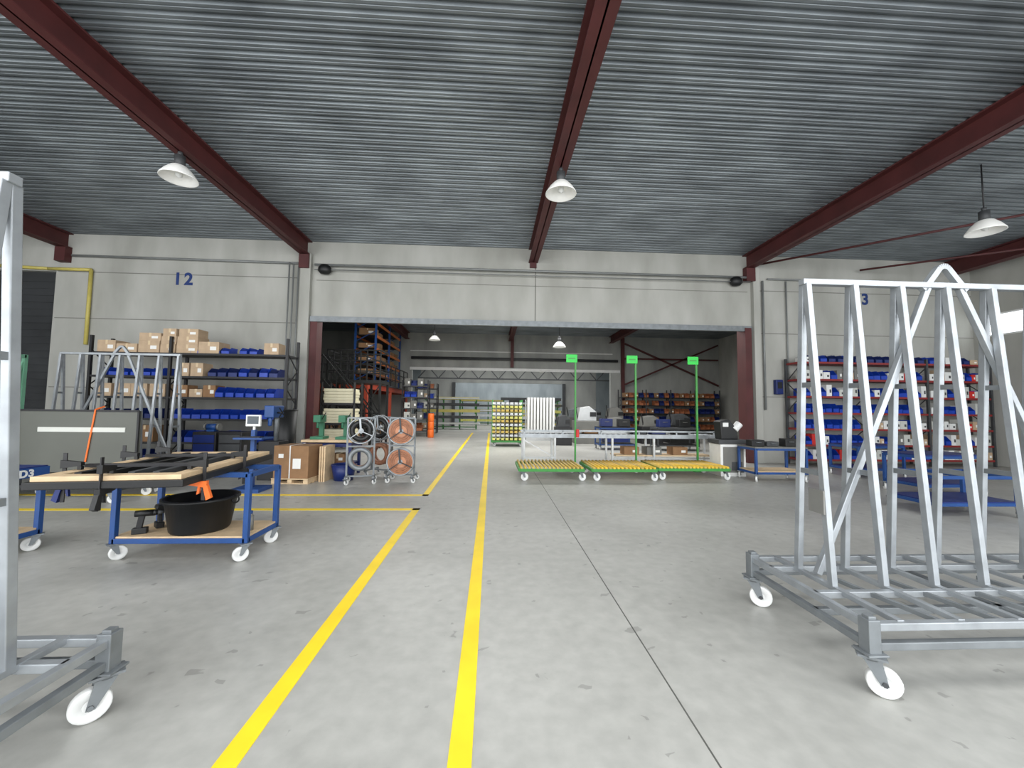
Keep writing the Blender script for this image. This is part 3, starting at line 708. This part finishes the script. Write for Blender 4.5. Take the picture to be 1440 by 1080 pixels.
for z in(.35,.85,1.35,1.85,2.35):
    x=8.35
    while x<14.4:
        k=random.random()
        if k<.32: bin_(x+.15,25,z,"stock on the dark shelving",'o',1.8,1.4)
        elif k<.68: bin_(x+.15,25,z,"stock on the dark shelving",'d',1.8,1.4)
        elif k<.95: cbox(x+.15,25,z,.28,.35,.28,"stock on the dark shelving",'cardd',tape=False)
        x+=.33
t=thing("profile_trolley","green trolley stacked with layers of yellow profiles","trolley",(.65,16.8,0))
b=B()
for x in(-.6,.6):
    for y in(-.45,.45): b.bar((x,y,.15),(x,y,1.9),.05,.05)
b.box((0,0,.2),(1.3,1.0,.08));add("trolley_frame",b,'green',t)
for i in range(11):
    bb_=B().box((0,0,.245+i*.145),(1.22,.08,.03))
    for k in range(7): bb_.box((-.54+k*.18,0,.305+i*.145),(.12,1.15,.09))
    add("profile_layer",bb_,('yelg','alu','ywood')[i%3],t)
for x in(-.55,.55):
    for y in(-.4,.4): caster(t,x,y,.16)
t=thing("profile_rack","upright white window profiles standing in a rack","profile rack",(2.45,19.8,0))
add("rack_base",B().box((0,0,.1),(1.5,.7,.2)).bar((-.72,.3,.1),(-.72,.3,2.0),.05,.05).bar((.72,.3,.1),(.72,.3,2.0),.05,.05).bar((-.72,.3,1.9),(.72,.3,1.9),.05,.05),'alu',t)
for i in range(9): add("white_profile",B().box((-.62+i*.155,0,1.15),(.1,.5,1.9)),'white',t,bevel=.008)
def machine(loc,w,h,label,m1,m2,grp=None):
    t=thing("workshop_machine",label,"machine",loc,0,grp)
    add("cabinet",B().box((0,0,h*.3),(w,w*.8,h*.6)),m1,t,bevel=.02)
    add("machine_head",B().poly([(-w*.4,-w*.3,h*.6),(w*.4,-w*.3,h*.6),(w*.4,-w*.3,h*.85),(w*.1,-w*.3,h),(-w*.3,-w*.3,h*.95)],(0,w*.6,0)),m2,t,bevel=.02)
    add("control_panel",B().box((w*.25,-w*.32,h*.78),(w*.25,.03,h*.12)),'black',t)
    add("control_arm",B().bar((-w*.35,-w*.2,h*.6),(-w*.5,-w*.35,h*1.05),.04,.04),'blacks',t)
    return t
machine((4.35,18.3,0),1.1,1.7,"light grey sawing machine in the next hall",'grey','alu')
machine((3.1,17.2,0),.7,1.3,"dark workshop machine beside white profiles",'blacks','dgrey')
machine((5.9,18.8,0),1.1,1.2,"low blue and grey workshop machine",'bind','grey')
machine((7.4,18.4,0),1.0,1.3,"dark machine with grey cover near shelving",'blacks','grey')
machine((9.0,18.9,0),1.2,1.4,"large black machine near the dark shelving",'black','dgrey')
machine((5.3,22.5,0),1.1,1.6,"dark blue machine near the second doorway",'bind','dgrey')
machine((7.0,22.5,0),1.1,1.7,"black machine near the second doorway",'blacks','grey')
trolley((7.2,15.4,0),1.6,.7,.85,"dark steel workbench trolley in the next hall",top='dgrey',m='dgrey',shelfm='blacks')
trolley((4.9,15.6,0),1.4,.7,.85,"blue workbench trolley with dark worktop",top='blacks',shelfm='dgrey')
for i,x in enumerate((4.5,5.2,6.8,7.6)):
    t=thing("equipment_case","dark equipment case standing on a workbench trolley","case",(x,15.5,.88),0,"cases on the far trolleys")
    add("case_body",B().box((0,0,.16),(.45,.35,.3)),'black' if i%2 else 'bind',t,bevel=.02);add("case_handle",B().path([(-.08,-.175,.2),(-.08,-.21,.2),(.08,-.21,.2),(.08,-.175,.2)],.01,6),'grey',t)
t=thing("wall_bracing","dark red diagonal steel bracing before the far wall","bracing",(0,25.6,0))
for a,c in(((8.7,5.9),(15,3.2)),((8.7,3.2),(15,5.9)),((8.7,4.9),(15,4.9))): add("brace_bar",B().bar((a[0],0,a[1]),(c[0],0,c[1]),.1,.1),'beam',t)
add("brace_column",B().bar((8.6,.1,0),(8.6,.1,6.3),.2,.2),'beam',t)
add("hanger_column",B().bar((1.3,.1,4.2),(1.3,.1,6.3),.2,.2),'beam',t)
struct("trim_7",B().bb(-5.3,8.5,Y2-.08,Y2-.002,3.98,4.16).bb(-5.3,8.0,Y2-.04,Y2-.002,5.2,5.26),'white')
solo("wall_pipe",B().cyl((-5.2,25.8,4.75),(8.3,25.8,4.75),.09,8),'dgrey',"dark horizontal duct along the far wall","pipe")
# hall 3
struct("wall_end_lintel",B().bb(-6,9,34,34.3,3.7,6.4).bb(-6,-3.2,34,34.3,0,3.7).bb(6.2,9,34,34.3,0,3.7),'wall2')
for x in(-3.2,6.2): solo("portal_column",B().box((x,33.9,1.85),(.25,.25,3.7)),'dgrey',"dark steel portal column beside the third doorway","column",group="third doorway columns")
t=thing("roof_truss","blue-grey steel lattice truss across the far hall","truss",(1.5,30,0))
b=B().bar((-7,0,4.6),(8,0,4.6),.12,.12).bar((-7,0,3.75),(8,0,3.75),.1,.1)
for i in range(10): b.bar((-7+i*1.5,0,3.75),(-6.25+i*1.5,0,4.6),.07,.07).bar((-6.25+i*1.5,0,4.6),(-5.5+i*1.5,0,3.75),.07,.07)
add("lattice",b,'dgrey',t)
def canti(x,y,label,g,W=4.8):
    t=thing("cantilever_rack",label,"rack",(x,y,0),0,g)
    b=B().bar((-W/2+.2,0,.15),(W/2-.2,0,.15),.08,.08)
    for i in range(4):
        xx=-W/2+.2+i*(W-.4)/3
        b.bar((xx,0,0),(xx,0,2.3),.1,.1)
        for z in(.3,.75,1.2,1.65,2.1): b.bar((xx,0,z),(xx,-.8,z),.06,.06)
    add("rack_frame",b,'green',t)
    for z in(.33,.78,1.23,1.68,2.13):
        for k in range(4): add("profile_bundle",B().box((random.uniform(-.1,.1),-.15-.18*k,z+.1),(W,.14,random.choice([.12,.2]))),random.choice(['yelg','alu','strip','dgrey','ypipe']),t)
canti(-2.9,29.5,"cantilever rack with long stacked profiles in the third hall","cantilever racks",4.0)
canti(2.9,29.5,"cantilever rack loaded with pale profiles","cantilever racks",4.4)
canti(-.9,37.5,"cantilever rack with yellow profiles by the end wall","cantilever racks",4.0)
canti(4.0,38.5,"cantilever rack with grey profiles by the end wall","cantilever racks",4.6)
for i,x in enumerate((5.9,7.3)):
    machine((x,28.3,0),1.2,1.6,"grey machine standing in the third hall",'grey','galvd',"machines in the third hall")

# ---------------------------------------------------------------- green roller carts
def gcart(x0,x1,y0,y1,rm,label):
    cx=(x0+x1)/2;cy=(y0+y1)/2;w=x1-x0;d=y1-y0
    t=thing("roller_cart",label,"roller cart",(cx,cy,0),0,"green roller carts");z=.235
    b=B().bar((-w/2,-d/2,z),(w/2,-d/2,z),.04,.06).bar((-w/2,d/2,z),(w/2,d/2,z),.04,.06).bar((-w/2,-d/2,z),(-w/2,d/2,z),.04,.06).bar((w/2,-d/2,z),(w/2,d/2,z),.04,.06)
    add("cart_frame",b,'green',t)
    n=int(w/.085)
    for i in range(n):
        x=-w/2+(i+.5)*w/n;add("roller",B().cyl((x,-d/2-.01,z+.05),(x,d/2+.01,z+.05),.027,10),rm if i%4 else 'ywood',t)
    for x in(-w/2+.07,w/2-.07):
        for y in(-d/2+.05,d/2-.05): caster(t,x,y,.2)
    return t
gcart(.62,2.02,8.6,9.8,'ywood',"low green cart with yellow-brown rollers on casters")
gcart(2.2,3.62,8.6,9.8,'yellow',"low green cart with yellow rollers on casters")
gcart(3.72,5.35,8.75,9.85,'yellow',"low green cart with yellow rollers on white wheels")
def gpost(x,y,label):
    t=thing("sign_post",label,"sign post",(x,y,0),0,"green sign posts")
    add("foot_plate",B().box((0,0,.01),(.2,.12,.02)),'green',t)
    add("post",B().bar((0,0,.01),(0,0,2.9),.04,.04),'green',t);add("sign_board",B().box((-.1,-.03,2.83),(.28,.015,.2)),'greenb',t)
    add("sign_print",B().box((-.1,-.039,2.83),(.18,.003,.03)),'green',t)
    return t
gp=gpost(2.11,9.95,"tall thin green post topped with a green sign");gpost(3.66,9.95,"tall thin green post topped with a green sign");gpost(5.25,9.95,"tall thin green post topped with a green sign")
add("red_handset",B().box((.05,-.04,.95),(.08,.05,.2)),'red',gp,bevel=.015)
t=thing("roller_table","long aluminium roller table behind green carts","roller table",(3.35,10.55,0))
b=B().bar((-2.6,-.3,.86),(2.65,-.3,.86),.04,.1).bar((-2.6,.3,.86),(2.65,.3,.86),.04,.1).bar((-2.6,-.3,.99),(2.65,-.3,.99),.03,.04)
for i in range(6): b.bar((-2.5+i*1.0,-.3,.9),(-2.5+i*1.0,-.3,.99),.03,.03)
add("side_rails",b,'galv',t)
for i in range(36): add("roller",B().cyl((-2.5+i*.145,-.28,.88),(-2.5+i*.145,.28,.88),.025,8),'galv',t)
for x in(-2.5,-1.7,-.2,.9,2.55):
    add("leg",B().bar((x,-.28,0),(x,-.28,.84),.05,.05).bar((x,.28,0),(x,.28,.84),.05,.05).bar((x,-.28,.15),(x,.28,.15),.04,.04),'alu',t)
add("lower_rail",B().bar((-2.5,-.28,.3),(-1.7,-.28,.3),.04,.04).bar((-2.5,-.28,.75),(-1.7,-.28,.3),.03,.03),'alu',t)
add("lower_rail",B().bar((-.2,-.28,.3),(2.55,-.28,.3),.04,.04),'alu',t)
add("lower_board",B().box((1.2,0,.36),(2.6,.5,.03)),'wood',t)
for i in range(3): solo("long_profile",B().box((0,0,.03),(4.6-.4*i,.07,.06)),'grey' if i%2 else 'alu',"long grey metal profile lying on the roller table","metal profile",(3.1+.1*i,10.65+i*.09-.03,.906),group="profiles on the roller table")
for i,(x,m) in enumerate(((2.6,'cardd'),(3.9,'dgrey'),(4.4,'bind'),(5.0,'blacks'))):
    solo("parts_tray",B().bb(-.2,.2,-.09,.09,0,.02).bb(-.2,.2,-.09,-.07,0,.1).bb(-.2,.2,.07,.09,0,.1).bb(-.2,-.18,-.09,.09,0,.1).bb(.18,.2,-.09,.09,0,.1),m,"open parts tray lying on the roller table","tray",(x,10.42,.906),group="trays on the roller table")
for i,(x,m) in enumerate(((3.7,'cardd'),(4.3,'dgrey'),(5.0,'grey'))): cbox(x,10.55,.376,.4,.35,.2,"boxes under the roller table",'cardd' if i!=1 else 'grey',tape=False)
t=thing("milling_machine","white milling machine with black head on cabinet","machine",(5.75,9.5,0))
add("cabinet",B().box((0,0,.38),(.62,.5,.76)),'white',t,bevel=.015);add("cabinet_door",B().box((0,-.255,.4),(.5,.015,.6)),'grey',t,bevel=.004)
add("vent",B().box((.08,-.265,.25),(.26,.008,.2)),'dgrey',t)
add("machine_bed",B().box((0,0,.82),(.7,.5,.1)),'dgrey',t,bevel=.01)
add("machine_head",B().poly([(-.22,-.15,.87),(.2,-.15,.87),(.15,-.15,1.15),(-.02,-.15,1.35),(-.25,-.15,1.3)],(0,.3,0)),'black',t,bevel=.02)
add("motor_cover",B().cyl((.12,-.1,1.1),(.26,-.1,1.25),.09,16).box((-.12,-.16,1.22),(.14,.02,.1)),'white',t,bevel=.01)
trolley((6.4,8.85,0),1.15,.6,.74,"blue steel trolley covered with tools by the doorway",top='grey')
for i,(x,y,w,h,m,l) in enumerate(((6.02,8.85,.3,.14,'black',"black tool case lying on the blue trolley"),(6.4,8.9,.28,.1,'dgrey',"dark grey tool case on the blue trolley"),(6.75,8.8,.26,.18,'black',"tall black tool case on the blue trolley"))):
    t=thing("tool_case",l,"tool case",(x,y,.766));add("case_body",B().box((0,0,h/2),(w,.22,h)),m,t,bevel=.012);add("case_handle",B().path([(-.05,-.11,h*.6),(-.05,-.14,h*.6),(.05,-.14,h*.6),(.05,-.11,h*.6)],.008,6),'galvd',t)
t=thing("control_box","blue control box fixed on the wall","control box",(8.75,Y1-.08,0))
add("box_body",B().box((0,0,2.3),(.22,.14,.45)),'bind',t,bevel=.02);add("box_panel",B().box((0,-.075,2.35),(.14,.01,.2)),'black',t)
for i,(x,y,l) in enumerate(((7.3,5.75,"low blue trolley parked behind the A-frame rack"),(8.7,7.2,"blue steel trolley parked near the red shelving"),(9.3,9.2,"blue steel trolley parked before the shelving"))):
    trolley((x,y+.3,0),1.3,.7,.62 if i==0 else .75,l,rz=.06*i,top='bind' if i else False,shelfm='bind')

# ---------------------------------------------------------------- light
w=bpy.data.worlds.new("world");sc.world=w;w.use_nodes=True
bg=w.node_tree.nodes["Background"];bg.inputs[0].default_value=(0.95,0.975,1,1);bg.inputs[1].default_value=2.15
def area(name,loc,rot,sx,sy,pw,col=(1,1,1)):
    l=bpy.data.lights.new(name,"AREA");l.shape='RECTANGLE';l.size=sx;l.size_y=sy;l.energy=pw;l.color=col
    o=bpy.data.objects.new(name,l);COL.objects.link(o);o.location=loc;o.rotation_euler=rot;return o
area("rear_fill_daylight",(-1,-3.6,3.2),(math.radians(90),0,0),26,5.5,1350,(.97,.985,1))  # added unseen area light behind the camera, imitating daylight through an open gate
area("hall_fill",(-2,1.2,6.2),(math.radians(20),0,0),22,3.2,900)  # added overhead fill out of view, brightens the floor
area("next_hall_fill",(1.5,16,6.2),(0,0,0),14,5,1250,(1,.99,.97))  # added fill hidden above the lintel to lift the next hall
area("far_hall_fill",(1.5,38,6.1),(0,0,0),12,5,650)  # unseen fill added to brighten the end of the third hall
area("far_hall_fill",(1.5,29,6.2),(0,0,0),12,3,550)  # second added fill, nearer part of the third hall
